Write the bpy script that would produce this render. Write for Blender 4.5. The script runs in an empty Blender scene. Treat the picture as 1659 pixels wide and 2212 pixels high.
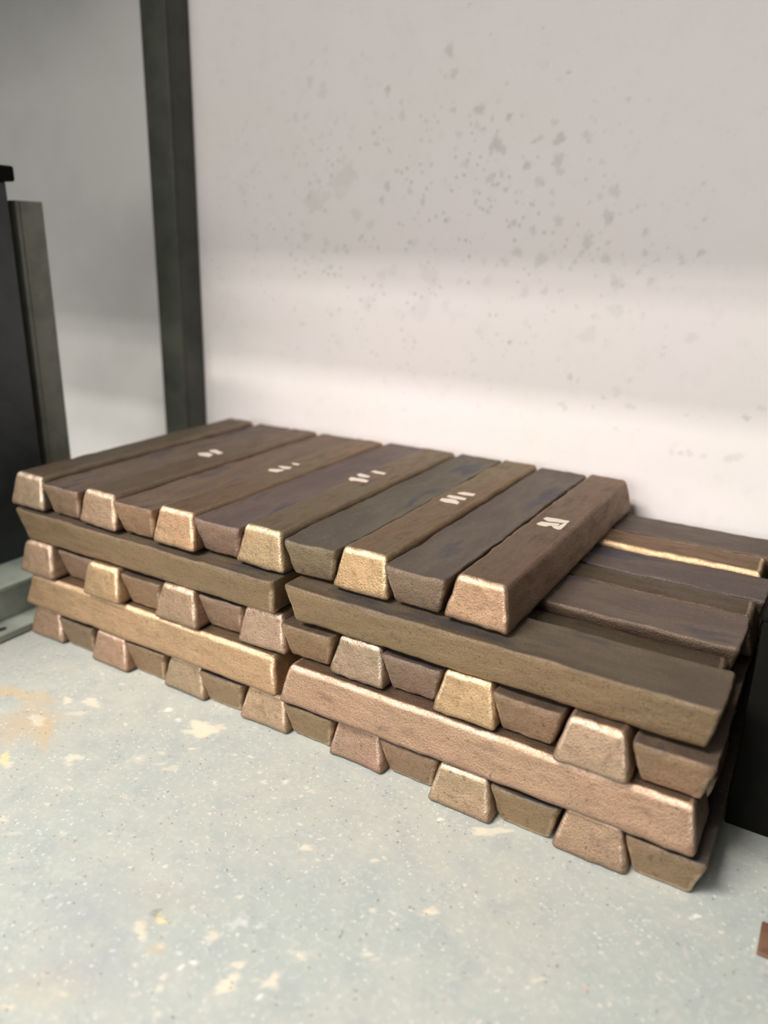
import bpy, math, random
import numpy as np
from mathutils import Vector, Matrix, noise

SC = bpy.context.scene
COL = SC.collection
random.seed(7)

# ------------------------------------------------------------------ camera
cam_data = bpy.data.cameras.new('camera')
cam = bpy.data.objects.new('camera', cam_data)
COL.objects.link(cam)
R = ((0.855546, 0.517288, 0.02132), (0.185443, -0.267738, -0.945477), (-0.483376, 0.812853, -0.324989))
xa, ya, za = Vector(R[0]), -Vector(R[1]), -Vector(R[2])
m = Matrix((xa, ya, za)).transposed().to_4x4()
m.translation = Vector((0.72969, -0.45954, 0.4138))
cam.matrix_world = m
cam_data.sensor_fit = 'VERTICAL'
cam_data.sensor_height = 36.0
cam_data.lens = 36.0 * 1676.36 / 2212.0
cam_data.clip_start = 0.02
cam_data.dof.use_dof = True
cam_data.dof.focus_distance = 0.63
cam_data.dof.aperture_fstop = 27.3 / 8.5
SC.camera = cam

# ------------------------------------------------------------------ colour management
SC.view_settings.view_transform = 'Standard'
SC.view_settings.look = 'None'
SC.view_settings.gamma = 1.0
SC.view_settings.use_curve_mapping = False
SC.view_settings.exposure = 0.12

# ------------------------------------------------------------------ ambient light of the hall
world = bpy.data.worlds.new('hall_light')
SC.world = world
world.use_nodes = True
bg = world.node_tree.nodes['Background']
bg.inputs['Color'].default_value = (1.0, 0.975, 0.95, 1)
# the hall is open to the left and front, darker to the right
wnt = world.node_tree
wtc = wnt.nodes.new('ShaderNodeTexCoord')
wsep = wnt.nodes.new('ShaderNodeSeparateXYZ')
wmr = wnt.nodes.new('ShaderNodeMapRange')
wnt.links.new(wtc.outputs['Generated'], wsep.inputs[0])
wnt.links.new(wsep.outputs[0], wmr.inputs[0])
for i, v in enumerate((-0.5, 0.9, 0.95, 0.22)): wmr.inputs[i + 1].default_value = v
wnt.links.new(wmr.outputs[0], bg.inputs['Strength'])

# ------------------------------------------------------------------ lamps: fluorescent tubes in front of the rack
def tube_light(name, loc, length, width, watts, color=(1.0, 0.96, 0.9), target=(0.3, 0.2, 0.1)):
    d = bpy.data.lights.new(name, 'AREA')
    d.shape = 'RECTANGLE'
    d.size = length
    d.size_y = width
    d.energy = watts
    d.color = color
    o = bpy.data.objects.new(name, d)
    COL.objects.link(o)
    o.location = loc
    v = Vector(target) - Vector(loc)
    if length > 1.4: v.x = 0.0   # tubes hang parallel to the rack
    o.rotation_euler = v.to_track_quat('-Z', 'Y').to_euler()
    return o
tube_light('ceiling_tube', (-0.45, -2.06, 2.5), 1.5, 0.05, 27)
tube_light('ceiling_tube', (-0.45, -1.966, 2.5), 1.5, 0.05, 26)
tube_light('ceiling_tube', (-0.45, -1.682, 2.5), 1.5, 0.05, 58)
tube_light('ceiling_tube', (-0.45, -1.53, 2.5), 1.5, 0.07, 32)
# large soft area light added behind the camera to shape the ingot edges
tube_light('front_fill_light', (0.1, -2.7, 1.0), 1.3, 1.2, 36, (1.0, 0.97, 0.94), (0.3, 0.2, 0.15))

WALL_SPOTS=[(0.2924,0.6138,0.006,0.7),(0.2942,0.6203,0.0025,0.4),(0.2991,0.5921,0.0051,0.7),(0.2894,0.5895,0.003,0.5),(0.2158,0.5826,0.0037,0.9),(0.216,0.5765,0.0019,0.7),(0.1938,0.5707,0.0024,0.5),(0.1998,0.5587,0.0024,0.5),(0.1978,0.5388,0.0029,0.9),(0.2343,0.5675,0.0028,0.6),(0.2357,0.5545,0.0051,0.6),(0.2049,0.5243,0.0019,0.6),(0.3393,0.6258,0.0016,0.6),(0.3972,0.6247,0.0019,0.6),(0.4289,0.5823,0.0026,0.9),(0.362,0.5774,0.002,0.8),(0.3133,0.6541,0.0021,0.4),(0.4361,0.6001,0.0011,0.4),(0.1293,0.6302,0.004,0.3),(0.106,0.5982,0.0063,0.35),(0.1251,0.5871,0.0082,0.35),(0.1088,0.6181,0.0031,0.4),(0.0841,0.5602,0.0054,0.35),(0.1003,0.5612,0.0048,0.4),(0.0974,0.5478,0.0032,0.3),(0.1445,0.5531,0.0041,0.3),(0.332,0.5546,0.0062,0.9),(0.3467,0.5449,0.0025,0.8),(0.3669,0.5459,0.0036,0.9),(0.2998,0.5565,0.0035,0.5),(0.309,0.5316,0.0047,0.5),(0.322,0.5414,0.0021,0.6),(0.3297,0.5389,0.0042,0.4),(0.3363,0.5345,0.0025,0.5),(0.3552,0.5191,0.0082,0.9),(0.3626,0.5126,0.0041,0.7),(0.4181,0.5378,0.0034,0.8),(0.4041,0.5239,0.0035,0.6),(0.3978,0.5208,0.0027,0.8),(0.4246,0.522,0.0064,0.9),(0.4254,0.502,0.0068,0.6),(0.4288,0.4901,0.0046,0.5),(0.4529,0.5241,0.0048,0.5),(0.4557,0.5184,0.0029,0.5),(0.4918,0.5542,0.0028,0.5),(0.4571,0.5552,0.0018,0.4),(0.5116,0.5526,0.0013,0.3),(0.3912,0.4973,0.0048,0.8),(0.3493,0.4857,0.0054,0.6),(0.3623,0.49,0.0029,0.8),(0.3589,0.4794,0.0021,0.9),(0.3685,0.474,0.0029,0.8),(0.4065,0.481,0.0059,0.5),(0.3935,0.4806,0.0016,0.7),(0.381,0.471,0.002,0.7),(0.3874,0.4719,0.002,0.6),(0.4218,0.4715,0.0031,0.5),(0.4223,0.4583,0.0031,0.5),(0.39,0.4596,0.002,0.5),(0.403,0.463,0.002,0.5),(0.334,0.4606,0.0026,0.6),(0.3492,0.4518,0.0034,0.6),(0.332,0.4727,0.0039,0.4),(0.266,0.4626,0.0042,0.8),(0.2488,0.4738,0.0042,0.6),(0.2436,0.4871,0.0024,0.6),(0.2305,0.4968,0.0033,0.7),(0.2176,0.4799,0.0053,0.7),(0.2106,0.4646,0.0049,0.5),(0.1575,0.4908,0.0143,0.35),(0.142,0.4852,0.0094,0.3),(0.1677,0.4945,0.0071,0.4),(0.1099,0.4654,0.0135,0.35),(0.1498,0.4711,0.0073,0.3),(0.1287,0.4693,0.0074,0.3),(0.1743,0.4489,0.0077,0.4),(0.1938,0.4369,0.006,0.35),(0.2616,0.5023,0.0023,0.8),(0.2753,0.5012,0.0023,0.6),(0.3173,0.5007,0.0047,0.4),(0.1548,0.5104,0.0041,0.4),(0.3483,0.5114,0.0025,0.6),(0.3806,0.4399,0.0037,0.8),(0.4036,0.4328,0.0052,0.6),(0.4316,0.4426,0.0058,0.55),(0.4159,0.4304,0.0024,0.6),(0.3872,0.4096,0.0058,0.6),(0.4152,0.4022,0.008,0.55),(0.4297,0.4099,0.0024,0.5),(0.3734,0.3992,0.0055,0.5),(0.4882,0.4706,0.0064,0.5),(0.4732,0.4658,0.0033,0.4),(0.4714,0.4983,0.0033,0.4),(0.513,0.4562,0.0028,0.5),(0.4846,0.4462,0.0069,0.6),(0.4651,0.4219,0.0064,0.55),(0.4532,0.4015,0.0031,0.6),(0.4599,0.4105,0.0034,0.5),(0.4783,0.4145,0.0019,0.8),(0.4864,0.4049,0.0055,0.55),(0.4874,0.4216,0.0029,0.5),(0.5238,0.4316,0.0038,0.6),(0.5255,0.4127,0.0039,0.6),(0.5471,0.4176,0.002,0.6),(0.5392,0.4073,0.0024,0.4),(0.5633,0.4056,0.0047,0.6),(0.5799,0.4133,0.0039,0.7),(0.5792,0.4447,0.0029,0.5),(0.5738,0.4767,0.0026,0.4),(0.5829,0.4694,0.0022,0.4),(0.5224,0.3931,0.0032,0.6),(0.5006,0.3818,0.008,0.4),(0.5351,0.3849,0.0049,0.4),(0.4223,0.3693,0.0048,0.55),(0.3992,0.3663,0.0062,0.4),(0.45,0.3942,0.0027,0.5),(0.4389,0.3957,0.002,0.6),(0.3477,0.3985,0.0039,0.4),(0.2999,0.4432,0.0036,0.5),(0.2556,0.4177,0.0052,0.4),(0.2276,0.385,0.0079,0.3),(0.281,0.3788,0.0117,0.3),(0.2712,0.3864,0.0085,0.3),(0.2127,0.3803,0.007,0.3),(0.3535,0.3777,0.0065,0.3),(0.3181,0.3763,0.0045,0.3),(0.1928,0.3459,0.0093,0.22),(0.2683,0.3417,0.0144,0.22),(0.3013,0.3476,0.0065,0.2),(0.5039,0.3534,0.0074,0.3),(0.4755,0.3257,0.0096,0.35),(0.4829,0.3466,0.0045,0.25),(0.5318,0.3497,0.0032,0.4),(0.5823,0.3319,0.0061,0.35),(0.5568,0.3406,0.0021,0.4),(0.404,0.3341,0.0042,0.25),(0.3464,0.3202,0.004,0.35),(0.3858,0.3116,0.0026,0.9),(0.3418,0.2872,0.0036,0.3),(0.1285,0.4156,0.0043,0.5),(0.1447,0.4075,0.0048,0.5),(0.0983,0.4215,0.0072,0.35),(0.1607,0.4058,0.0042,0.5),(0.1366,0.3862,0.0033,0.7),(0.1258,0.405,0.0033,0.6),(0.1007,0.3894,0.0045,0.3),(0.514,0.2687,0.006,0.35),(0.5263,0.2825,0.0037,0.35),(0.4606,0.2793,0.0036,0.8),(0.4701,0.2767,0.0028,0.6),(0.501,0.2606,0.0019,0.9),(0.4898,0.2491,0.002,0.5),(0.5285,0.255,0.0037,0.5),(0.5336,0.2537,0.0026,0.5),(0.4536,0.248,0.0037,0.5),(0.458,0.2445,0.0037,0.5),(0.6472,0.2567,0.0036,0.9),(0.6438,0.2574,0.0023,0.6),(0.6582,0.2688,0.0038,0.5),(0.5892,0.2519,0.0017,0.6),(0.6057,0.2532,0.0017,0.4),(0.2506,0.2161,0.0041,0.4),(0.5578,0.32,0.0018,0.6),(0.5564,0.312,0.0025,0.4),(0.5798,0.211,0.0032,0.4),(0.5888,0.2112,0.0032,0.5),(0.5976,0.2126,0.0039,0.6),(0.6118,0.2121,0.0031,0.5),(0.6368,0.213,0.0047,0.45),(0.6454,0.2162,0.0046,0.45),(0.5176,0.2282,0.0031,0.3),(0.5415,0.2296,0.0022,0.4),(0.3522,0.2337,0.0041,0.3),(0.0658,0.5884,0.0033,0.25),(0.0431,0.5723,0.0045,0.2),(-0.0075,0.4793,0.0048,0.2),(-0.0335,0.6072,0.0036,0.3),(0.0115,0.5002,0.003,0.3),(0.0661,0.4927,0.0039,0.3),(0.0426,0.4701,0.0046,0.3),(0.0208,0.5104,0.0029,0.25),(0.181,0.6202,0.0029,0.25),(0.1862,0.5948,0.0024,0.3),(0.1648,0.535,0.003,0.3),(0.1672,0.5444,0.003,0.3),(0.1368,0.5401,0.0031,0.3),(0.0806,0.5188,0.0033,0.4),(0.0886,0.5064,0.0033,0.3),(0.1155,0.4877,0.0043,0.3),(0.0613,0.5235,0.0028,0.3),(0.0021,0.5524,0.0029,0.25),(0.0995,0.5061,0.0038,0.3),(0.5254,0.4001,0.0021,0.4),(0.5043,0.3872,0.0018,0.4)]
FLOOR_SPOTS=[(0.2899,-0.0302,0.0118,0.0076,0.0083,-0.0087,'c',1.0),(0.2999,-0.0212,0.0069,0.0045,0.0039,-0.0042,'c',0.6),(0.2831,-0.0388,0.0062,0.004,0.0025,-0.0025,'c',0.6),(0.1704,-0.0546,0.0072,0.0047,0.0045,-0.0036,'c',0.9),(0.1803,-0.0574,0.0043,0.0028,0.0025,-0.0021,'c',0.8),(0.151,-0.0653,0.0047,0.0031,0.0046,-0.0036,'c',0.9),(0.176,-0.0747,0.0092,0.006,0.0031,-0.0024,'c',0.5),(0.2272,-0.1189,0.0058,0.0038,0.0046,-0.0036,'c',0.8),(0.2322,-0.126,0.0038,0.0025,0.0025,-0.002,'c',0.6),(0.1238,-0.0754,0.0146,0.0095,0.0096,-0.007,'t',0.5),(0.1513,-0.1073,0.0294,0.019,0.0357,-0.0254,'t',0.6),(0.1765,-0.1078,0.0054,0.0035,0.0284,-0.021,'t',0.7),(0.093,-0.0858,0.0165,0.0108,0.0115,-0.0079,'t',0.8),(0.182,-0.151,0.0045,0.0029,0.0088,-0.006,'y',0.8),(0.1907,-0.1527,0.0038,0.0025,0.0043,-0.003,'c',0.6),(0.1551,-0.1006,0.0069,0.0045,0.0075,-0.0054,'c',0.6),(0.2424,-0.0243,0.0036,0.0023,0.0022,-0.0022,'w',1.0),(0.2616,-0.0315,0.0028,0.0018,0.0021,-0.0021,'w',0.7),(0.3073,-0.0848,0.007,0.0045,0.0026,-0.0026,'c',0.5),(0.2862,-0.0748,0.0026,0.0017,0.0024,-0.0023,'c',0.6),(0.3026,-0.0559,0.0033,0.0021,0.0018,-0.0019,'c',0.8),(0.2948,-0.0856,0.0039,0.0025,0.0018,-0.0017,'c',0.4),(0.2756,-0.0907,0.0045,0.0029,0.0047,-0.0043,'c',0.4),(0.4547,-0.0974,0.0037,0.0023,0.0022,-0.0029,'c',0.9),(0.5032,-0.0803,0.0025,0.0016,0.0016,-0.0026,'c',0.8),(0.5576,-0.0992,0.0049,0.0031,0.0018,-0.0033,'c',0.95),(0.5798,-0.1025,0.0023,0.0014,0.0008,-0.0016,'c',0.8),(0.7072,-0.0094,0.0029,0.0018,0.0005,-0.0028,'w',0.9),(0.4135,-0.1978,0.0028,0.0017,0.0032,-0.0031,'y',1.0),(0.4068,-0.1951,0.0025,0.0016,0.0033,-0.0031,'d',0.5),(0.4091,-0.2107,0.0039,0.0025,0.0058,-0.0053,'c',0.7),(0.4067,-0.2059,0.004,0.0025,0.0022,-0.002,'t',0.4),(0.4284,-0.2147,0.0048,0.003,0.0035,-0.0033,'t',0.5),(0.4296,-0.212,0.0019,0.0012,0.002,-0.0019,'c',0.6),(0.4509,-0.1896,0.0044,0.0028,0.0029,-0.0031,'c',0.7),(0.4444,-0.1569,0.0029,0.0018,0.0018,-0.0021,'c',0.8),(0.4782,-0.1968,0.0035,0.0022,0.0023,-0.0027,'c',0.9),(0.4812,-0.2132,0.0046,0.0029,0.0016,-0.0018,'c',1.0),(0.4808,-0.2081,0.0046,0.0029,0.0029,-0.0032,'c',1.0),(0.4807,-0.217,0.002,0.0013,0.0016,-0.0018,'c',1.0),(0.4822,-0.2043,0.0028,0.0018,0.0016,-0.0019,'c',0.9),(0.4499,-0.2158,0.0019,0.0012,0.0014,-0.0014,'w',1.0),(0.4537,-0.2096,0.0019,0.0012,0.0014,-0.0014,'w',1.0),(0.4412,-0.2086,0.0019,0.0012,0.0014,-0.0014,'w',0.7),(0.5025,-0.2057,0.0018,0.0011,0.0011,-0.0014,'w',1.0),(0.5003,-0.1976,0.0032,0.002,0.0017,-0.0021,'c',0.9),(0.5029,-0.1935,0.0032,0.002,0.0031,-0.0038,'c',0.9),(0.4926,-0.1989,0.0023,0.0015,0.001,-0.0012,'c',0.6),(0.5059,-0.1721,0.0029,0.0018,0.0014,-0.0018,'c',0.7),(0.5094,-0.1734,0.0024,0.0015,0.0008,-0.001,'c',0.7),(0.4982,-0.1727,0.0034,0.0021,0.0008,-0.0011,'c',0.5),(0.5405,-0.1487,0.0034,0.0021,0.0009,-0.0014,'c',0.8),(0.5459,-0.1492,0.0024,0.0015,0.0007,-0.0011,'c',0.6),(0.5607,-0.0097,0.0118,0.0075,0.002,-0.0045,'c',0.8),(0.5546,-0.0113,0.0053,0.0034,0.0012,-0.0027,'c',0.7),(0.6355,-0.1097,0.0035,0.0022,0.0007,-0.0018,'c',0.8),(0.6373,-0.1067,0.0019,0.0012,0.0005,-0.0015,'c',0.8),(0.632,-0.1173,0.0014,0.0009,0.0004,-0.0011,'w',0.9),(0.6621,-0.1001,0.0019,0.0012,0.0006,-0.0021,'p',0.8),(0.6308,-0.0748,0.0018,0.0011,0.0017,-0.0047,'g',0.4),(0.3121,-0.1882,0.0022,0.0014,0.0038,-0.0029,'t',0.4),(0.2955,-0.1813,0.0028,0.0018,0.0032,-0.0024,'c',0.4),(0.2551,-0.146,0.0025,0.0016,0.0037,-0.0029,'c',0.3),(0.3021,-0.1289,0.0024,0.0016,0.0021,-0.0019,'c',0.4),(0.405,-0.2653,0.0027,0.0017,0.0015,-0.0011,'c',0.8),(0.4456,-0.2266,0.0019,0.0012,0.0023,-0.0022,'c',0.8),(0.3864,-0.2865,0.0044,0.0028,0.0015,-0.001,'c',0.7),(0.5014,-0.2291,0.003,0.0019,0.0015,-0.0016,'c',0.8),(0.4406,-0.244,0.0027,0.0017,0.0009,-0.0008,'c',0.4),(0.4579,-0.1714,0.0035,0.0022,0.0033,-0.0038,'w',0.35),(0.4553,-0.1773,0.003,0.0019,0.0024,-0.0027,'w',0.35),(0.4703,-0.1679,0.0025,0.0016,0.0018,-0.0022,'w',0.3),(0.3714,-0.0492,0.0019,0.0012,0.0011,-0.0014,'w',0.8),(0.3518,-0.0378,0.0026,0.0017,0.0012,-0.0015,'w',0.7),(0.3821,-0.0563,0.0025,0.0016,0.0015,-0.0018,'w',0.6),(0.4015,-0.0684,0.0018,0.0012,0.001,-0.0013,'w',0.6),(0.3382,-0.0428,0.002,0.0013,0.0013,-0.0014,'w',0.6),(0.3499,-0.0783,0.0019,0.0012,0.0024,-0.0025,'w',0.5),(0.397,-0.0481,0.0025,0.0016,0.0018,-0.0023,'w',0.4),(0.3979,-0.0462,0.0013,0.0008,0.0014,-0.0018,'w',0.6),(0.422,-0.0442,0.0025,0.0016,0.0016,-0.0022,'c',0.5),(0.46,-0.0819,0.0017,0.0011,0.0008,-0.0012,'w',0.6),(0.4951,-0.1067,0.0016,0.001,0.0009,-0.0014,'w',0.6),(0.437,-0.0794,0.0018,0.0011,0.0009,-0.0012,'w',0.6),(0.5009,-0.0828,0.0017,0.0011,0.0007,-0.0011,'w',0.6),(0.3816,-0.1639,0.0016,0.001,0.0013,-0.0012,'w',0.8),(0.3629,-0.1783,0.0013,0.0009,0.001,-0.0009,'w',0.8),(0.3367,-0.2237,0.0018,0.0011,0.0017,-0.0012,'w',0.6),(0.5231,-0.0185,0.0018,0.0011,0.0007,-0.0014,'w',0.9),(0.3715,-0.213,0.0381,0.0241,0.0258,-0.0213,'b',0.35),(0.408,-0.2466,0.0325,0.0205,0.017,-0.014,'b',0.4),(0.4455,-0.1382,0.0537,0.0341,0.0201,-0.0241,'b',0.15),(0.3928,-0.267,0.025,0.0157,0.015,-0.0111,'t',0.15),(0.412,-0.1829,0.0283,0.0179,0.0161,-0.0159,'t',0.1),(0.2441,-0.1968,0.0058,0.0037,0.0027,-0.0018,'c',0.6),(0.2657,-0.2002,0.0057,0.0036,0.0021,-0.0015,'c',0.4),(0.2887,-0.2179,0.0049,0.0031,0.0015,-0.0011,'c',0.3),(0.3199,-0.0313,0.017,0.011,0.0089,-0.0099,'b',0.15),(0.6037,-0.0835,0.0013,0.0008,0.0004,-0.001,'w',0.5),(0.6632,-0.0706,0.0012,0.0008,0.0004,-0.0013,'w',0.6),(0.6805,-0.0306,0.0013,0.0008,0.0003,-0.0011,'w',0.5),(0.6234,-0.0732,0.001,0.0006,0.0004,-0.001,'w',0.6),(0.558,-0.1446,0.0019,0.0012,0.0007,-0.0011,'w',0.5),(0.6385,-0.0394,0.0013,0.0008,0.0004,-0.0011,'w',0.5),(0.7352,-0.0089,0.0015,0.001,0.0002,-0.0015,'c',0.6),(0.7278,-0.0338,0.002,0.0012,0.0002,-0.0014,'c',0.5),(0.6981,-0.0639,0.0014,0.0009,0.0003,-0.0013,'w',0.4),(0.6193,-0.1136,0.0019,0.0012,0.0004,-0.0009,'w',0.4),(0.1721,-0.0173,0.0019,0.0012,0.002,-0.0017,'w',0.7)]
STAMPS={10:[[(0.513,0.1723),(0.5146,0.1794),(0.5233,0.1815),(0.5307,0.1835),(0.531,0.1773),(0.5257,0.1747),(0.5229,0.1722),(0.5156,0.1709)],[(0.5133,0.1889),(0.5143,0.194),(0.5246,0.1956),(0.5357,0.1955),(0.5359,0.1902),(0.5294,0.1874),(0.5195,0.1849)],[(0.5265,0.1742),(0.5313,0.1764),(0.5319,0.18),(0.5334,0.1874),(0.5356,0.19),(0.5363,0.1799),(0.5362,0.172),(0.5342,0.1707),(0.5293,0.1714)]],8:[[(0.4103,0.1828),(0.4093,0.1892),(0.4173,0.1922),(0.423,0.1924),(0.4292,0.1872),(0.4301,0.1816),(0.4227,0.1814),(0.4172,0.1801)],[(0.4105,0.1971),(0.4107,0.2026),(0.4197,0.2036),(0.4296,0.2027),(0.4305,0.197),(0.4248,0.1962),(0.4172,0.1954)],[(0.4141,0.2143),(0.4184,0.22),(0.431,0.2207),(0.4316,0.2139),(0.4255,0.2129),(0.4189,0.2129)]],6:[[(0.2976,0.1934),(0.2972,0.1992),(0.3036,0.1991),(0.311,0.2006),(0.3192,0.1982),(0.3204,0.1924),(0.3139,0.1922),(0.3094,0.192),(0.3023,0.1908)],[(0.2962,0.2117),(0.2978,0.2159),(0.3074,0.2141),(0.3127,0.2125),(0.3123,0.2091),(0.3064,0.2065)],[(0.3027,0.229),(0.3043,0.2341),(0.3198,0.2331),(0.3203,0.228),(0.3099,0.2277)]],4:[[(0.2084,0.1702),(0.2081,0.174),(0.2174,0.1791),(0.2222,0.18),(0.2238,0.1756),(0.2214,0.1706),(0.2125,0.1691)],[(0.208,0.188),(0.2119,0.1908),(0.2231,0.193),(0.2242,0.188),(0.2185,0.1847)],[(0.2123,0.2064),(0.2167,0.2087),(0.2227,0.2087),(0.2228,0.2037),(0.2145,0.2054)]],2:[[(0.0978,0.1785),(0.106,0.1862),(0.1167,0.1837),(0.1203,0.1736),(0.1071,0.1725)],[(0.0996,0.1956),(0.1034,0.2019),(0.1212,0.1955),(0.1208,0.1882),(0.1072,0.1914)]]}
# ------------------------------------------------------------------ helpers
def empty(name, loc=(0, 0, 0)):
    o = bpy.data.objects.new(name, None)
    COL.objects.link(o)
    o.location = loc
    o.empty_display_size = 0.02
    return o

def tag(o, label=None, cat=None, group=None, kind=None):
    if label: o['label'] = label
    if cat: o['category'] = cat
    if group: o['group'] = group
    if kind: o['kind'] = kind
    return o

def mesh_obj(name, verts, faces, mat, parent=None, smooth=True):
    me = bpy.data.meshes.new(name)
    me.from_pydata([tuple(v) for v in verts], [], faces)
    me.update()
    if smooth:
        me.polygons.foreach_set('use_smooth', [True] * len(me.polygons))
    me.materials.append(mat)
    o = bpy.data.objects.new(name, me)
    COL.objects.link(o)
    if parent: o.parent = parent
    return o

def grid_box(hx, hy, hz, r, nx, ny, nz):
    """surface of a rounded box as a welded quad grid; returns verts (N,3), faces and param coords"""
    def axis(h, n):
        e = [-h, -h + r * .25, -h + r * .6, -h + r * 1.1]
        mid = list(np.linspace(-h + r * 1.1, h - r * 1.1, n + 2)[1:-1])
        return e + mid + [h - r * 1.1, h - r * .6, h - r * .25, h]
    X, Y, Z = axis(hx, nx), axis(hy, ny), axis(hz, nz)
    idx, vs, fs = {}, [], []
    def vid(i, j, k):
        key = (i, j, k)
        if key not in idx:
            idx[key] = len(vs)
            vs.append((X[i], Y[j], Z[k]))
        return idx[key]
    a, b, c = len(X) - 1, len(Y) - 1, len(Z) - 1
    for i in range(a):
        for j in range(b):
            fs.append((vid(i, j, 0), vid(i, j + 1, 0), vid(i + 1, j + 1, 0), vid(i + 1, j, 0)))
            fs.append((vid(i, j, c), vid(i + 1, j, c), vid(i + 1, j + 1, c), vid(i, j + 1, c)))
    for i in range(a):
        for k in range(c):
            fs.append((vid(i, 0, k), vid(i + 1, 0, k), vid(i + 1, 0, k + 1), vid(i, 0, k + 1)))
            fs.append((vid(i, b, k), vid(i, b, k + 1), vid(i + 1, b, k + 1), vid(i + 1, b, k)))
    for j in range(b):
        for k in range(c):
            fs.append((vid(0, j, k), vid(0, j, k + 1), vid(0, j + 1, k + 1), vid(0, j + 1, k)))
            fs.append((vid(a, j, k), vid(a, j + 1, k), vid(a, j + 1, k + 1), vid(a, j, k + 1)))
    p = np.array(vs)
    h = np.array([hx, hy, hz])
    inner = np.clip(p, -(h - r), h - r)
    d = p - inner
    n = np.linalg.norm(d, axis=1)
    q = np.where(n[:, None] > 1e-9, inner + d / np.maximum(n, 1e-9)[:, None] * np.minimum(n, 1e9)[:, None], p)
    # push every surface point on to the rounded shell
    q = np.where(n[:, None] > 1e-9, inner + d / np.maximum(n, 1e-9)[:, None] * r, p)
    edge = (np.abs(p) > (h - r * 1.05)).sum(axis=1) >= 2
    return q, fs, p / h, edge

# ------------------------------------------------------------------ node helpers
def new_mat(name):
    mt = bpy.data.materials.new(name)
    mt.use_nodes = True
    nt = mt.node_tree
    return mt, nt, nt.nodes['Principled BSDF']

def N(nt, typ, **kw):
    n = nt.nodes.new(typ)
    for k, v in kw.items():
        if k in n.inputs: n.inputs[k].default_value = v
        else: setattr(n, k, v)
    return n

def mix(nt, fac, a, b, blend='MIX'):
    n = nt.nodes.new('ShaderNodeMix')
    n.data_type = 'RGBA'
    n.blend_type = blend
    for s, v in ((0, fac), (6, a), (7, b)):
        if isinstance(v, bpy.types.NodeSocket): nt.links.new(v, n.inputs[s])
        elif s == 0: n.inputs[0].default_value = v
        else: n.inputs[s].default_value = (*v, 1) if len(v) == 3 else v
    return n.outputs[2]

def ramp(nt, src, p0, p1, c0=0.0, c1=1.0):
    n = nt.nodes.new('ShaderNodeMapRange')
    n.interpolation_type = 'SMOOTHSTEP'
    nt.links.new(src, n.inputs[0])
    for i, v in enumerate((p0, p1, c0, c1)): n.inputs[i + 1].default_value = v
    return n.outputs[0]

def math_n(nt, op, a, b=0.0):
    n = nt.nodes.new('ShaderNodeMath')
    n.operation = op
    for i, v in enumerate((a, b)):
        if isinstance(v, bpy.types.NodeSocket): nt.links.new(v, n.inputs[i])
        else: n.inputs[i].default_value = v
    return n.outputs[0]

def noise_n(nt, vec, scale, detail=3, rough=.6):
    n = nt.nodes.new('ShaderNodeTexNoise')
    n.inputs['Scale'].default_value = scale
    n.inputs['Detail'].default_value = detail
    n.inputs['Roughness'].default_value = rough
    if vec is not None: nt.links.new(vec, n.inputs['Vector'])
    return n.outputs[0]

def attr(nt, name):
    n = nt.nodes.new('ShaderNodeAttribute')
    n.attribute_name = name
    return n

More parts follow.
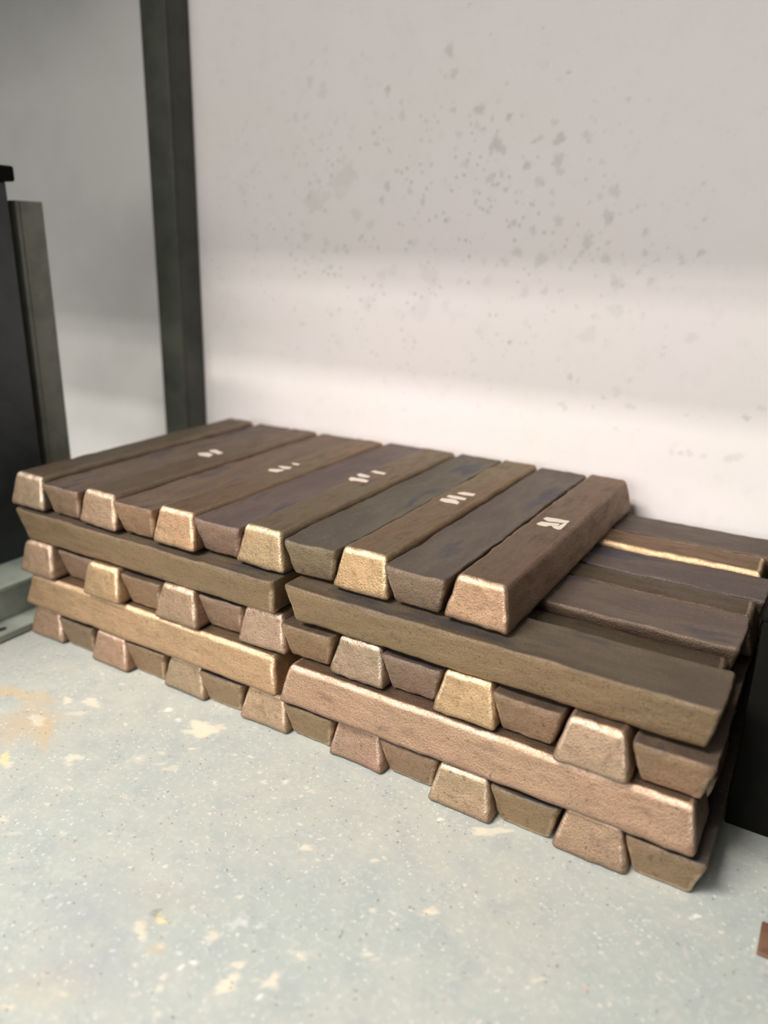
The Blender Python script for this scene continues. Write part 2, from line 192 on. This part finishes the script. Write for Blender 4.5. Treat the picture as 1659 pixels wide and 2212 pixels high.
# ------------------------------------------------------------------ materials
def bronze_material():
    mt, nt, b = new_mat('cast_bronze')
    L = nt.links.new
    tc = N(nt, 'ShaderNodeTexCoord')
    oi = N(nt, 'ShaderNodeObjectInfo')
    off = N(nt, 'ShaderNodeVectorMath', operation='SCALE')
    comb = N(nt, 'ShaderNodeCombineXYZ')
    for i in range(3): L(oi.outputs['Random'], comb.inputs[i])
    L(comb.outputs[0], off.inputs[0]); off.inputs['Scale'].default_value = 37.0
    add = N(nt, 'ShaderNodeVectorMath', operation='ADD')
    L(tc.outputs['Object'], add.inputs[0]); L(off.outputs[0], add.inputs[1])
    v = add.outputs[0]
    # soft streaks along the casting
    mp = N(nt, 'ShaderNodeMapping')
    mp.inputs['Scale'].default_value = (1, .3, 1)
    L(v, mp.inputs[0])
    n_big = noise_n(nt, mp.outputs[0], 26, 3, .55)
    n_mid = noise_n(nt, mp.outputs[0], 110, 4, .6)
    n_fine = noise_n(nt, v, 700, 3, .7)
    wide = attr(nt, 'wide_face').outputs['Fac']
    narrow = attr(nt, 'narrow_face').outputs['Fac']
    edge = attr(nt, 'worn_edge').outputs['Fac']
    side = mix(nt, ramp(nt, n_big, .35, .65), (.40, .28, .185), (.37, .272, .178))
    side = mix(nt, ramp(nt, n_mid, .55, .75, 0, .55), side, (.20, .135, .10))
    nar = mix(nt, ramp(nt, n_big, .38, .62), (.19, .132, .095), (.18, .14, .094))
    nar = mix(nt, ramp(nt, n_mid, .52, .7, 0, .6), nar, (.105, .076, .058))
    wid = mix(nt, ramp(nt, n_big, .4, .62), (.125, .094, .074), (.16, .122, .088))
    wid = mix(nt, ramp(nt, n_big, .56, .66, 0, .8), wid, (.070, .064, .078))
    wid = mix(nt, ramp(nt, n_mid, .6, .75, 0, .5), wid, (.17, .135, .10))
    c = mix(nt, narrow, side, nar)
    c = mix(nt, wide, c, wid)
    e = math_n(nt, 'MULTIPLY', edge, ramp(nt, n_mid, .3, .6, .35, 1))
    c = mix(nt, math_n(nt, 'MULTIPLY', e, .75), c, (.80, .63, .48))
    c = mix(nt, ramp(nt, n_fine, .5, .75, 0, .5), c, (.07, .05, .04))
    n_pit = noise_n(nt, v, 260, 5, .65)
    c = mix(nt, ramp(nt, n_pit, .56, .72, 0, .55), c, (.085, .06, .045))
    c = mix(nt, ramp(nt, n_pit, .26, .42, .35, 0), c, (.40, .31, .22))
    tint = mix(nt, 1.0, c, oi.outputs['Color'], 'MULTIPLY')
    L(tint, b.inputs['Base Color'])
    L(math_n(nt, 'SUBTRACT', .85, math_n(nt, 'MULTIPLY', wide, .35)), b.inputs['Metallic'])
    r1 = ramp(nt, n_mid, .3, .7, .46, .62)
    r2 = math_n(nt, 'SUBTRACT', r1, math_n(nt, 'MULTIPLY', e, .2))
    L(math_n(nt, 'ADD', r2, math_n(nt, 'MULTIPLY', wide, .08)), b.inputs['Roughness'])
    bp = N(nt, 'ShaderNodeBump')
    bp.inputs['Strength'].default_value = .8
    bp.inputs['Distance'].default_value = .0010
    h = math_n(nt, 'ADD', n_fine, math_n(nt, 'MULTIPLY', n_mid, 1.2))
    L(h, bp.inputs['Height']); L(bp.outputs[0], b.inputs['Normal'])
    return mt

def paint_material(name, col, rough=.5, var=.25, scale=30, col2=None):
    mt, nt, b = new_mat(name)
    tc = N(nt, 'ShaderNodeTexCoord')
    n1 = noise_n(nt, tc.outputs['Object'], scale, 4, .6)
    c2 = col2 or tuple(x * (1 - var) for x in col)
    c = mix(nt, ramp(nt, n1, .4, .65), col, c2)
    nt.links.new(c, b.inputs['Base Color'])
    b.inputs['Roughness'].default_value = rough
    bp = N(nt, 'ShaderNodeBump')
    bp.inputs['Strength'].default_value = .2
    bp.inputs['Distance'].default_value = .001
    nt.links.new(n1, bp.inputs['Height']); nt.links.new(bp.outputs[0], b.inputs['Normal'])
    return mt

def wall_material():
    mt, nt, b = new_mat('painted_wall')
    L = nt.links.new
    tc = N(nt, 'ShaderNodeTexCoord')
    v = tc.outputs['Object']
    n1 = noise_n(nt, v, 5, 3, .5)
    n2 = noise_n(nt, v, 60, 3, .6)
    base = mix(nt, ramp(nt, n1, .35, .65), (.74, .685, .68), (.72, .68, .655))
    base = mix(nt, ramp(nt, n2, .5, .8, 0, .25), base, (.60, .58, .55))
    a = attr(nt, 'blister')
    sep = N(nt, 'ShaderNodeSeparateColor')
    L(a.outputs['Color'], sep.inputs[0])
    sp = math_n(nt, 'MULTIPLY', sep.outputs[0], ramp(nt, n2, .3, .6, .75, 1.0))
    c = mix(nt, math_n(nt, 'MULTIPLY', sp, .55), base, (.34, .345, .31))
    # very small specks where the blistering is
    vo = N(nt, 'ShaderNodeTexVoronoi', feature='F1')
    vo.inputs['Scale'].default_value = 100
    L(v, vo.inputs['Vector'])
    sp2 = ramp(nt, vo.outputs['Distance'], .14, .32, 1, 0)
    gate = ramp(nt, noise_n(nt, v, 30, 2, .5), .46, .56)
    f = math_n(nt, 'MULTIPLY', math_n(nt, 'MULTIPLY', sp2, gate), math_n(nt, 'MULTIPLY', sep.outputs[1], .42))
    c = mix(nt, f, c, (.36, .34, .31))
    L(c, b.inputs['Base Color'])
    b.inputs['Roughness'].default_value = .55
    b.inputs['Specular IOR Level'].default_value = .3
    bp = N(nt, 'ShaderNodeBump')
    bp.inputs['Strength'].default_value = .15
    bp.inputs['Distance'].default_value = .001
    L(n2, bp.inputs['Height']); L(bp.outputs[0], b.inputs['Normal'])
    return mt

def floor_material():
    mt, nt, b = new_mat('worn_painted_floor')
    L = nt.links.new
    tc = N(nt, 'ShaderNodeTexCoord')
    v = tc.outputs['Object']
    n0 = noise_n(nt, v, 7, 3, .5)
    n1 = noise_n(nt, v, 38, 5, .6)
    n2 = noise_n(nt, v, 190, 4, .65)
    base = mix(nt, ramp(nt, n0, .38, .62), (.375, .405, .38), (.40, .415, .38))
    base = mix(nt, ramp(nt, n1, .48, .66, 0, .6), base, (.335, .36, .355))
    base = mix(nt, ramp(nt, n1, .30, .46, .6, 0), base, (.45, .455, .41))
    base = mix(nt, ramp(nt, n2, .52, .62, 0, .55), base, (.47, .475, .44))
    a = attr(nt, 'floor_marks')
    c = mix(nt, a.outputs['Alpha'], base, a.outputs['Color'])
    # scattered chips and grit
    for sc, lo, hi, col, g0 in ((120, .08, .24, (.60, .57, .49), .55), (230, .1, .3, (.60, .62, .59), .50), (190, .08, .24, (.2, .18, .15), .51), (60, .06, .2, (.58, .55, .47), .57)):
        vo = N(nt, 'ShaderNodeTexVoronoi', feature='F1')
        vo.inputs['Scale'].default_value = sc
        wv = N(nt, 'ShaderNodeVectorMath', operation='ADD')
        nn = nt.nodes.new('ShaderNodeTexNoise')
        nn.inputs['Scale'].default_value = sc * 1.3
        L(v, nn.inputs['Vector'])
        s = N(nt, 'ShaderNodeVectorMath', operation='SCALE')
        L(nn.outputs['Color'], s.inputs[0]); s.inputs['Scale'].default_value = .006
        L(v, wv.inputs[0]); L(s.outputs[0], wv.inputs[1])
        L(wv.outputs[0], vo.inputs['Vector'])
        f = ramp(nt, vo.outputs['Distance'], lo, hi, 1, 0)
        g = ramp(nt, noise_n(nt, v, sc * .35, 2, .5), g0, g0 + .05)
        c = mix(nt, math_n(nt, 'MULTIPLY', math_n(nt, 'MULTIPLY', f, g), .8), c, col)
    L(c, b.inputs['Base Color'])
    b.inputs['Roughness'].default_value = .5
    bp = N(nt, 'ShaderNodeBump')
    bp.inputs['Strength'].default_value = .25
    bp.inputs['Distance'].default_value = .001
    L(n2, bp.inputs['Height']); L(bp.outputs[0], b.inputs['Normal'])
    return mt

M_BRONZE = bronze_material()
M_WALL = wall_material()
M_FLOOR = floor_material()
M_POST = paint_material('dark_green_steel', (.048, .051, .036), .45, .3)
M_PANEL = paint_material('blue_black_steel', (.035, .042, .045), .4, .3)
M_ANGLE = paint_material('pale_green_steel', (.20, .21, .17), .5, .25)
M_OLIVE = paint_material('olive_steel', (.075, .078, .045), .5, .25)
M_CURB = paint_material('grey_green_steel', (.33, .36, .31), .45, .3, 24)
M_BLACK = paint_material('black_steel', (.006, .006, .005), .9, .3)
M_RUST = paint_material('rusty_steel', (.16, .08, .045), .8, .4, 60)
M_WALL_SHADE = paint_material('grey_wall_shade', (.50, .49, .47), .6, .08, 6)  # greyer paint that carries the shade left of the upright
M_DARK = paint_material('dark_bore', (.02, .02, .018), .8, .2)
M_BLACK.node_tree.nodes['Principled BSDF'].inputs['Specular IOR Level'].default_value = .1
mt, nt, b = new_mat('bright_struck_metal')
b.inputs['Base Color'].default_value = (.70, .60, .51, 1)
b.inputs['Metallic'].default_value = .35
b.inputs['Roughness'].default_value = .5
M_MARK = mt

# ------------------------------------------------------------------ floor and walls with their marks
YW = 0.392
def smooth(x, a, b_):
    t = np.clip((x - a) / (b_ - a), 0, 1)
    return t * t * (3 - 2 * t)

def marked_grid(name, U, V, to3, mat, flip=False):
    nu, nv = len(U), len(V)
    uu, vv = np.meshgrid(U, V, indexing='ij')
    co = to3(uu.ravel(), vv.ravel()).astype(np.float32)
    i, j = np.meshgrid(np.arange(nu - 1), np.arange(nv - 1), indexing='ij')
    i, j = i.ravel(), j.ravel()
    q = np.stack([i * nv + j, (i + 1) * nv + j, (i + 1) * nv + j + 1, i * nv + j + 1], 1)
    if flip: q = q[:, ::-1]
    me = bpy.data.meshes.new(name)
    me.vertices.add(nu * nv); me.vertices.foreach_set('co', co.ravel())
    nf = len(q)
    me.loops.add(nf * 4); me.loops.foreach_set('vertex_index', q.astype(np.int32).ravel())
    me.polygons.add(nf)
    me.polygons.foreach_set('loop_start', np.arange(0, nf * 4, 4, dtype=np.int32))
    me.update(calc_edges=True)
    me.validate()
    me.materials.append(mat)
    o = bpy.data.objects.new(name, me)
    COL.objects.link(o)
    return o, uu.ravel(), vv.ravel()

def wob(th, k):
    rs = random.Random(k * 13 + 5)
    a, b_, c = [rs.uniform(0, 6.28) for _ in range(3)]
    return 1 + .18 * np.sin(2 * th + a) + .16 * np.sin(3 * th + b_) + .12 * np.sin(5 * th + c) + .08 * np.sin(8 * th + a)

step = .0025
U = np.concatenate([[-1.6, -1.0], np.arange(-.52, .72, step), [1.0, 1.8]])
V = np.concatenate([[0.0, .06], np.arange(.11, .74, step), [1.2, 2.6]])
wall, uu, vv = marked_grid('wall_back', U, V, lambda u, v: np.stack([u, np.full_like(u, YW), v], 1), M_WALL)
tag(wall, kind='structure')
cover = np.zeros(len(uu))
for k, (x, z, r, a) in enumerate(WALL_SPOTS):
    sel = np.where((np.abs(uu - x) < r * 2.2) & (np.abs(vv - z) < r * 2.2))[0]
    du, dv = uu[sel] - x, vv[sel] - z
    d = np.hypot(du, dv) / wob(np.arctan2(dv, du), k)
    f = a * (1 - smooth(d, r * .65, r * 1.15))
    cover[sel] = np.maximum(cover[sel], f)
den = np.exp(-(((uu - .22) / .24) ** 2 + ((vv - .42) / .13) ** 2) / 1.2)
den = np.clip(den * 1.4, 0, 1)
ca = wall.data.color_attributes.new('blister', 'FLOAT_COLOR', 'POINT')
ca.data.foreach_set('color', np.stack([cover, den, np.zeros_like(den), np.ones_like(den)], 1).astype(np.float32).ravel())

U = np.concatenate([[-1.6, -.8, -.3], np.arange(-.04, .80, step), [1.2, 1.8]])
V = np.concatenate([[-2.2, -1.2, -.6], np.arange(-.37, .14, step), [.25, YW]])
floor, uu, vv = marked_grid('floor', U, V, lambda u, v: np.stack([u, v, np.zeros_like(u)], 1), M_FLOOR)
tag(floor, kind='structure')
PC = dict(c=(.64, .57, .46), t=(.50, .38, .24), w=(.68, .68, .64), y=(.66, .57, .32), d=(.14, .13, .10), p=(.55, .28, .26), g=(.46, .45, .40), b=(.31, .325, .345))
rgb = np.tile(np.array([.5, .5, .45]), (len(uu), 1)); alpha = np.zeros(len(uu))
order = sorted(range(len(FLOOR_SPOTS)), key=lambda i: {'b': 0, 't': 1}.get(FLOOR_SPOTS[i][6], 2))
for k in order:
    x, y, ax, ay, bx, by, kd, a = FLOOR_SPOTS[k]
    det = ax * by - ay * bx
    rr = math.hypot(ax, ay) + math.hypot(bx, by)
    sel = np.where((np.abs(uu - x) < rr * 1.6) & (np.abs(vv - y) < rr * 1.6))[0]
    du, dv = uu[sel] - x, vv[sel] - y
    s = (du * by - dv * bx) / det; t = (ax * dv - ay * du) / det
    soft = kd in 'tb'
    d = np.hypot(s, t) / wob(np.arctan2(t, s), k + 50)
    f = a * (1 - smooth(d, .2 if soft else .75, 1.3 if soft else 1.1))
    col = np.array(PC[kd])
    A0 = alpha[sel]; out = f + A0 * (1 - f)
    w = np.where(out > 1e-6, f / np.maximum(out, 1e-6), 0)[:, None]
    rgb[sel] = rgb[sel] * (1 - w) + col * w
    alpha[sel] = out
ca = floor.data.color_attributes.new('floor_marks', 'FLOAT_COLOR', 'POINT')
ca.data.foreach_set('color', np.concatenate([rgb, alpha[:, None]], 1).astype(np.float32).ravel())

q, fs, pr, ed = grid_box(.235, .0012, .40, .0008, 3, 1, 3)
o = mesh_obj('wall_shade_sheet', q + np.array([-.367, YW - .0014, .401]), fs, M_WALL_SHADE)  # sheet over the back wall, its shade put into the darker colour
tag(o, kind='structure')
q, fs, pr, ed = grid_box(.01, .62, .75, .002, 1, 3, 3)
o = mesh_obj('shade_sheet_left', q + np.array([-.61, YW - .622, .752]), fs, M_PANEL)  # unseen dark sheet added to cut ambient light from the left
tag(o, kind='structure')
# ------------------------------------------------------------------ rack: uprights, shelf overhead, sill
def box_obj(name, x0, x1, y0, y1, z0, z1, mat, parent=None, r=.0015, shear=0.0):
    q, fs, pr, ed = grid_box((x1 - x0) / 2, (y1 - y0) / 2, (z1 - z0) / 2, min(r, (x1 - x0) * .3, (y1 - y0) * .3, (z1 - z0) * .3), 1, 1, 3)
    q = q + np.array([(x0 + x1) / 2, (y0 + y1) / 2, (z0 + z1) / 2])
    q[:, 0] += shear * (q[:, 2] - z0)
    if parent is not None: q = q - np.array(parent.location)
    return mesh_obj(name, q, fs, mat, parent)

# rear upright of the rack: an open channel, web to the front
root = tag(empty('rack_upright', (-.11, .372, 0)), 'dark green steel upright standing against the back wall left of the ingots', 'post')
box_obj('web', -.137, -.093, .350, .354, 0, 1.02, M_POST, root, .001, .012)
box_obj('flange', -.097, -.093, .354, YW - .001, 0, 1.02, M_POST, root, .001, .012)
box_obj('flange', -.137, -.133, .354, YW - .001, 0, 1.02, M_POST, root, .001, .012)

# low steel sill (channel on its side) left of the pile
root = tag(empty('sill_channel', (-.03, 0, 0)), 'grey green steel channel lying along the floor left of the ingots', 'steel channel')
box_obj('lower_flange', -.030, .001, -.30, .36, .001, .009, M_CURB, root, .001)
box_obj('web', -.036, -.030, -.30, .36, .001, .046, M_CURB, root, .001)
box_obj('upper_flange', -.16, -.028, -.30, .36, .042, .048, M_CURB, root, .0015)
q = []
fs = []
for k in range(16):
    a = k * math.tau / 16
    q.append((-.012 + .004 * math.cos(a) + .03, -.022 + .006 * math.sin(a), .0092))
for k in range(16):
    a = k * math.tau / 16
    q.append((-.012 + .004 * math.cos(a) + .03, -.022 + .006 * math.sin(a), .0088))
fs.append(tuple(range(16)))
for k in range(16): fs.append((k, 16 + k, 16 + (k + 1) % 16, (k + 1) % 16))
mesh_obj('bolt_hole', q, fs, M_DARK, root, False)

# dark plate standing on the sill, and the angle behind it
root = tag(empty('steel_side_plate', (-.12, -.08, .048)), 'blue black steel side plate standing on the channel at the left edge', 'steel plate')
box_obj('plate', -.15, -.088, -.30, .104, .048, .470, M_PANEL, root, .002)
box_obj('cap', -.153, -.082, -.30, .112, .470, .486, M_BLACK, root, .003)
root = tag(empty('steel_angle', (-.1, .13, .048)), 'pale green steel angle standing between the dark side plate and the wall', 'steel angle')
box_obj('front_leg', -.16, -.094, .116, .121, .048, .452, M_ANGLE, root, .001)
box_obj('side_leg', -.098, -.093, .121, .150, .048, .452, M_ANGLE, root, .001)
box_obj('rear_lip', -.16, -.098, .144, .150, .048, .452, M_OLIVE, root, .001)

# unseen shelf overhead with its front lip, casting the shade steps on the wall
root = tag(empty('shade_caster_1', (.3, .19, .95)), kind='structure')
box_obj('deck', -1.2, 1.5, -.25, YW - .002, .955, .965, M_POST, root, .001)
box_obj('front_lip', -1.2, 1.5, -.254, -.25, .95, .985, M_POST, root, .001)

root = tag(empty('shade_caster_2', (-.7, .2, .80)), kind='structure')  # unseen lower shelf, added to shade the wall left of the upright
box_obj('deck', -.59, -.145, -.17, YW - .002, .805, .815, M_POST, root, .001)
box_obj('front_lip', -.59, -.145, -.174, -.17, .80, .83, M_POST, root, .001)
# right side: dark box behind, and an unseen upright added to block light
root = tag(empty('black_steel_box', (.83, .23, 0)), 'black steel box in the dark gap right of the ingots', 'box')
box_obj('body', .709, .95, .096, .385, 0, .172, M_BLACK, root, .002)
box_obj('lid', .708, .952, .095, .387, .172, .177, M_BLACK, root, .002)
root = tag(empty('shade_caster_3', (.79, .03, 0)), kind='structure')
box_obj('web', .776, .83, -.04, -.036, 0.0, 1.0, M_BLACK, root, .001)
box_obj('flange', .776, .780, -.036, .095, 0.0, 1.0, M_BLACK, root, .001)
root = tag(empty('rusty_plate', (.755, -.01, 0)), 'small rusty brown plate on the floor at the right edge', 'plate')
box_obj('plate', .7455, .767, -.020, .008, 0, .003, M_RUST, root, .001)
root = tag(empty('shade_sheet_right', (.785, -.1, 0)), kind='structure')  # unseen black sheet added to keep light off the right end
box_obj('sheet', .770, .774, -.34, .094, 0.0005, .95, M_BLACK, root, .001)

# ------------------------------------------------------------------ bronze ingots
W, NW, T, LEN = .0556, .0396, .0072, .349

def ingot_mesh(seed, h, wscale=1.0, length=LEN, dish=.0018, rough=1.0, long_edge=.12, dark_side=0.0):
    rs = random.Random(seed)
    w = W * wscale
    r = .0044
    q, fs, pr, edge = grid_box(w / 2, length / 2, h / 2, r, 9, 44, 6)
    tz = (q[:, 2] + h / 2) / h            # 0 at the wide face, 1 at the narrow one
    sx = (w + (NW - W) * tz) / w
    sy = (length - 2 * T * tz) / length
    out = q.copy()
    out[:, 0] *= sx; out[:, 1] *= sy; out[:, 2] += h / 2
    wide = np.where(out[:, 2] < .0005, 1.0, np.clip(1 - out[:, 2] / (r * 1.1), 0, 1))
    narrow = (pr[:, 2] > .999) & ~edge
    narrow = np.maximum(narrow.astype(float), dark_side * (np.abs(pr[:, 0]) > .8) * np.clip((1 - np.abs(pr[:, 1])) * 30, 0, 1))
    # shrinkage dish in the wide (open mould) face
    onw = pr[:, 2] < -.999
    cx = np.clip((1 - np.abs(pr[:, 0])) * 4.0, 0, 1); cy = np.clip((1 - np.abs(pr[:, 1])) * 22, 0, 1)
    k = cx * cy; k = k * k * (3 - 2 * k)
    out[:, 2] += np.where(onw, dish * k, 0)
    off = Vector((rs.uniform(0, 90), rs.uniform(0, 90), rs.uniform(0, 90)))
    amp = .0017 * rough
    bend = rs.uniform(-.0007, .0007)
    res = []
    for i, p in enumerate(out):
        v = Vector(p)
        n1 = noise.noise_vector(v * 28 + off)
        n2 = noise.noise_vector(v * 110 + off)
        n3 = noise.noise_vector(v * 330 + off)
        d = n1 * amp * .55 + n2 * amp * .4 + n3 * amp * .22
        v = v + d
        v.x += bend * (1 - (2 * p[1] / length) ** 2)
        v.z = min(max(v.z, .0002), h + .0001)
        res.append(v)
    me = bpy.data.meshes.new('bronze_ingot')
    me.from_pydata([tuple(v) for v in res], [], fs)
    me.update()
    me.polygons.foreach_set('use_smooth', [True] * len(me.polygons))
    me.materials.append(M_BRONZE)
    for nm, arr in (('wide_face', wide), ('narrow_face', narrow), ('worn_edge', edge * np.where(pr[:, 2] < -.5, 0.0, np.where(np.abs(pr[:, 1]) > .98, 1.0, long_edge)))):
        a = me.attributes.new(nm, 'FLOAT', 'POINT')
        a.data.foreach_set('value', arr.astype(np.float32))
    return me

def ingot(x, y, z, h, up, along, seed, label, group, tint=(1, 1, 1), length=LEN, yaw=0.0, **kw):
    """x, y: centre of the bar; up=True rests on the wide face; along 'y' = end-on to the viewer"""
    me = ingot_mesh(seed, h, length=length, **kw)
    o = bpy.data.objects.new('bronze_ingot', me)
    COL.objects.link(o)
    rz = (0 if along == 'y' else math.pi / 2) + yaw
    mt_ = Matrix.Rotation(rz, 4, 'Z')
    if not up:
        mt_ = Matrix.Translation((0, 0, h)) @ mt_ @ Matrix.Rotation(math.pi, 4, 'Y')
    o.matrix_world = Matrix.Translation((x, y, z)) @ mt_
    o.color = (*tint, 1)
    tag(o, label, 'ingot', group)
    return o

H = .0363
OR = ['first', 'second', 'third', 'fourth', 'fifth', 'sixth', 'seventh', 'eighth', 'ninth', 'tenth', 'eleventh', 'twelfth', 'thirteenth', 'fourteenth']
TAN, GOLD, PINK, GREYP, OLIVE, DARK = (1, 1, 1), (1.12, 1.04, .9), (.93, .89, .92), (.84, .83, .88), (.89, .85, .78), (.80, .78, .80)
def rt(c, s):
    rr = random.Random(s); k = rr.uniform(.94, 1.06)
    return tuple(v * k * rr.uniform(.97, 1.03) for v in c)

# course 1 (on the floor), end-on
X1 = [.031, .0825, .1345, .183, .2345, .2825, .333, .382, .4325, .481, .532, .5815, .632, .681]
Y1 = [0, 0, -.003, .002, .001, .001, .001, .001, 0, .002, -.006, -.002, -.002, 0]
C1 = [PINK, DARK, PINK, OLIVE, TAN, OLIVE, TAN, OLIVE, PINK, OLIVE, TAN, OLIVE, PINK, OLIVE]
L1 = {0: 'leftmost end-on ingot on the floor, brown, against the grey green channel, broad face down',
      1: 'dark ingot end on the floor, narrow side down, nearest the grey green channel',
      6: 'two-toned orange brown ingot end on the floor under the split between two long ingots',
      7: 'olive ingot end on the floor under the left tip of the long pinkish ingot',
      12: 'pinkish broad-based ingot end on the floor nearest the front right corner',
      13: 'olive ingot end on the floor forming the front right corner of the pile'}
for i in range(14):
    up = i % 2 == 0
    lb = L1.get(i, 'end-on ingot on the floor, %s face down, %s from the left in the bottom course' % ('broad' if up else 'narrow', OR[i]))
    ingot(X1[i], Y1[i] + LEN / 2,   .0003, .0355 if up else .0335, up, 'y', 100 + i, lb, 'end-on ingots of the bottom course', rt(C1[i], i), yaw=random.uniform(-.002, .002))

# course 3, end-on
X3 = [.026, .077, .129, .179, .228, .276, .3245, .375, .4255, .4755, .5255, .574, .6255, .676]
Y3 = [.002, .013, -.001, .006, .003, .013, .010, .010, .0095, .0125, .007, .008, -.002, .004]
C3 = [TAN, PINK, GOLD, OLIVE, PINK, PINK, PINK, OLIVE, GREYP, GREYP, GOLD, OLIVE, PINK, OLIVE]
L3 = {0: 'leftmost ingot end in the middle course, tan with a bright right edge',
      2: 'golden ingot end in the middle course, second broad-based one from the left',
      6: 'mauve ingot end in the middle course above the split between two long ingots',
      8: 'greyish ingot end with a rough pitted face in the middle of the middle course',
      10: 'mottled golden ingot end in the middle course right of centre',
      12: 'large pinkish tan ingot end in the middle course nearest the right, broad face down',
      13: 'brown ingot end with a chipped rim at the right end of the middle course'}
for i in range(14):
    up = i % 2 == 0
    lb = L3.get(i, 'end-on ingot in the middle course, %s face down, %s from the left' % ('broad' if up else 'narrow', OR[i]))
    ingot(X3[i], Y3[i] + LEN / 2, 2 * H + .0002, .0358 if up else .0328, up, 'y', 300 + i, lb, 'end-on ingots of the middle course', rt(C3[i], 40 + i), yaw=random.uniform(-.004, .004), rough=1.3 if i == 8 else 1.0)

# course 5 (top), end-on
X5 = [.017, .073, .124, .175, .224, .272, .320, .371, .4215, .472, .5235]
Y5 = [.007, .007, .008, .009, .011, .017, .018, .021, .022, .019, .022]
C5 = [TAN, (.9, .84, .86), (1, .96, .92), (1, .92, .84), (1.08, 1.02, .92), (.88, .86, .92), (1.05, .98, .9), (.80, .83, .82), (1.2, 1.08, .92), (.84, .83, .92), (1.1, .94, .88)]
L5 = {0: 'leftmost ingot of the top course, its tan front end at the left corner',
      1: 'dark top-course ingot between the leftmost one and its stamped neighbour',
      2: 'stamped ingot of the top course nearest the left corner, tan front end',
      3: 'dark brown top-course ingot with thin rim between the two leftmost stamped ones',
      4: 'top-course ingot with faint stamp and a small dark pit, third tan end from left',
      5: 'top-course ingot with a blue grey pool-shaped stain near its front end',
      6: 'stamped top-course ingot with a dark stain, its tan end above the split',
      7: 'charcoal brown top-course ingot with a chipped edge near the wall',
      8: 'golden brown top-course ingot with bright stamped marks, second light one from right',
      9: 'dark top-course ingot with bluish sheen beside the rightmost reddish one',
      10: 'rightmost top-course ingot, reddish brown with bright stamped mark and full side showing'}
Z5 = 4 * H + .0008
for i in range(11):
    up = i % 2 == 0
    h = .0352 if up else .0328
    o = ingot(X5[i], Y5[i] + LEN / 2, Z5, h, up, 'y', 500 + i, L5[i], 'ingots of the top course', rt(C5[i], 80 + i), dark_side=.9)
    if i in STAMPS:
        vs, fs = [], []
        inv = o.matrix_world.inverted()
        for poly in STAMPS[i]:
            n = len(poly); b0 = len(vs)
            for zz in (h + .0004, h - .0012):
                for (px, py) in poly: vs.append(inv @ Vector((px, py, Z5 + zz)))
            area = sum(poly[k][0] * poly[(k + 1) % n][1] - poly[(k + 1) % n][0] * poly[k][1] for k in range(n))
            fs.append(tuple(range(b0, b0 + n)) if area > 0 else tuple(reversed(range(b0, b0 + n))))
            for k in range(n):
                k2 = (k + 1) % n
                fs.append((b0 + k, b0 + n + k, b0 + n + k2, b0 + k2))
        s = mesh_obj('stamped_mark', vs, fs, M_MARK, o, False)
        s['label'] = 'bright stamped letters'

# courses 2 and 4, lying lengthwise; 14 bars each
YR = [0, .0485, .097, .1465, .195, .2455, .2945]
def long_course(course, z, hs, x0s, y0, up0, cols, labels, side, yoff, ws=(1,) * 7):
    for i in range(7):
        up = (i % 2 == 0) == up0
        ingot(x0s[i] + LEN / 2 , y0 + W / 2 + YR[i] + yoff[i], z, hs[i], up, 'x', course * 1000 + i + (50 if side == 'right' else 0),
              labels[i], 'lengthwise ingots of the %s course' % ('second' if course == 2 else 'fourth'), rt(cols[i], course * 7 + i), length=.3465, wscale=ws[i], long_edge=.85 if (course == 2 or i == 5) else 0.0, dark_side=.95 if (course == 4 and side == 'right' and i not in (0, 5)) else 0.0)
hid2 = 'ingot lying lengthwise inside the second course, %s row behind the front one, %s half'
lab = ['long golden tan ingot on the left, second from the floor, ridge side up'] + [hid2 % (OR[i - 1], 'left') for i in range(1, 7)]
long_course(2, H + .0002, [.0352] * 7, [.003] * 7, -.001, True, [GOLD] + [TAN] * 6, lab, 'left', [0] * 7)
lab = ['long pinkish ingot on the right, second from the floor, ridge side up'] + [hid2 % (OR[i - 1], 'right') for i in range(1, 7)]
long_course(2, H + .0002, [.0352] * 7, [.3535, .355, .352, .3545, .353, .354, .352], -.003, True, [(1.0, .92, .91), PINK] + [TAN] * 5, lab, 'right', [0] * 7)
hid4 = 'ingot lying lengthwise inside the fourth course, left half, %s row behind the front one'
lab = ['long olive brown ingot on the left, just under the top course'] + [hid4 % OR[i - 1] for i in range(1, 7)]
long_course(4, 3 * H + .0004, [.0358] * 7, [-.001] * 7, .0035, False, [OLIVE] + [TAN] * 6, lab, 'left', [0] * 7)
lab = ['long olive brown ingot on the right, just under the rightmost top-course ingot',
       'low narrow-topped ingot sunk in the dark groove behind the front right long ingot',
       'broad dark lengthwise ingot behind the groove, right of the top course',
       'lengthwise ingot with narrow top in the middle of the uncovered right part',
       'lengthwise ingot with a blue grey patch in front of the bright-edged one',
       'lengthwise ingot with a bright shining front edge right of the top course',
       'dark lengthwise ingot at the back, touching the foot of the white wall']
long_course(4, 3 * H + .0004, [.0358, .027, .0352, .0328, .0325, .0358, .0358], [.3535, .350, .3505, .356, .357, .3525, .3535], .004, False,
            [OLIVE, (.6, .58, .58), (.95, .92, .92), (.72, .68, .64), (.85, .85, .95), (1.15, 1.0, .85), DARK], lab, 'right', [.004, .0022, .0037, .0077, .0077, .0052, .0075], (1.05, .9, 1.15, .9, 1, 1, 1))
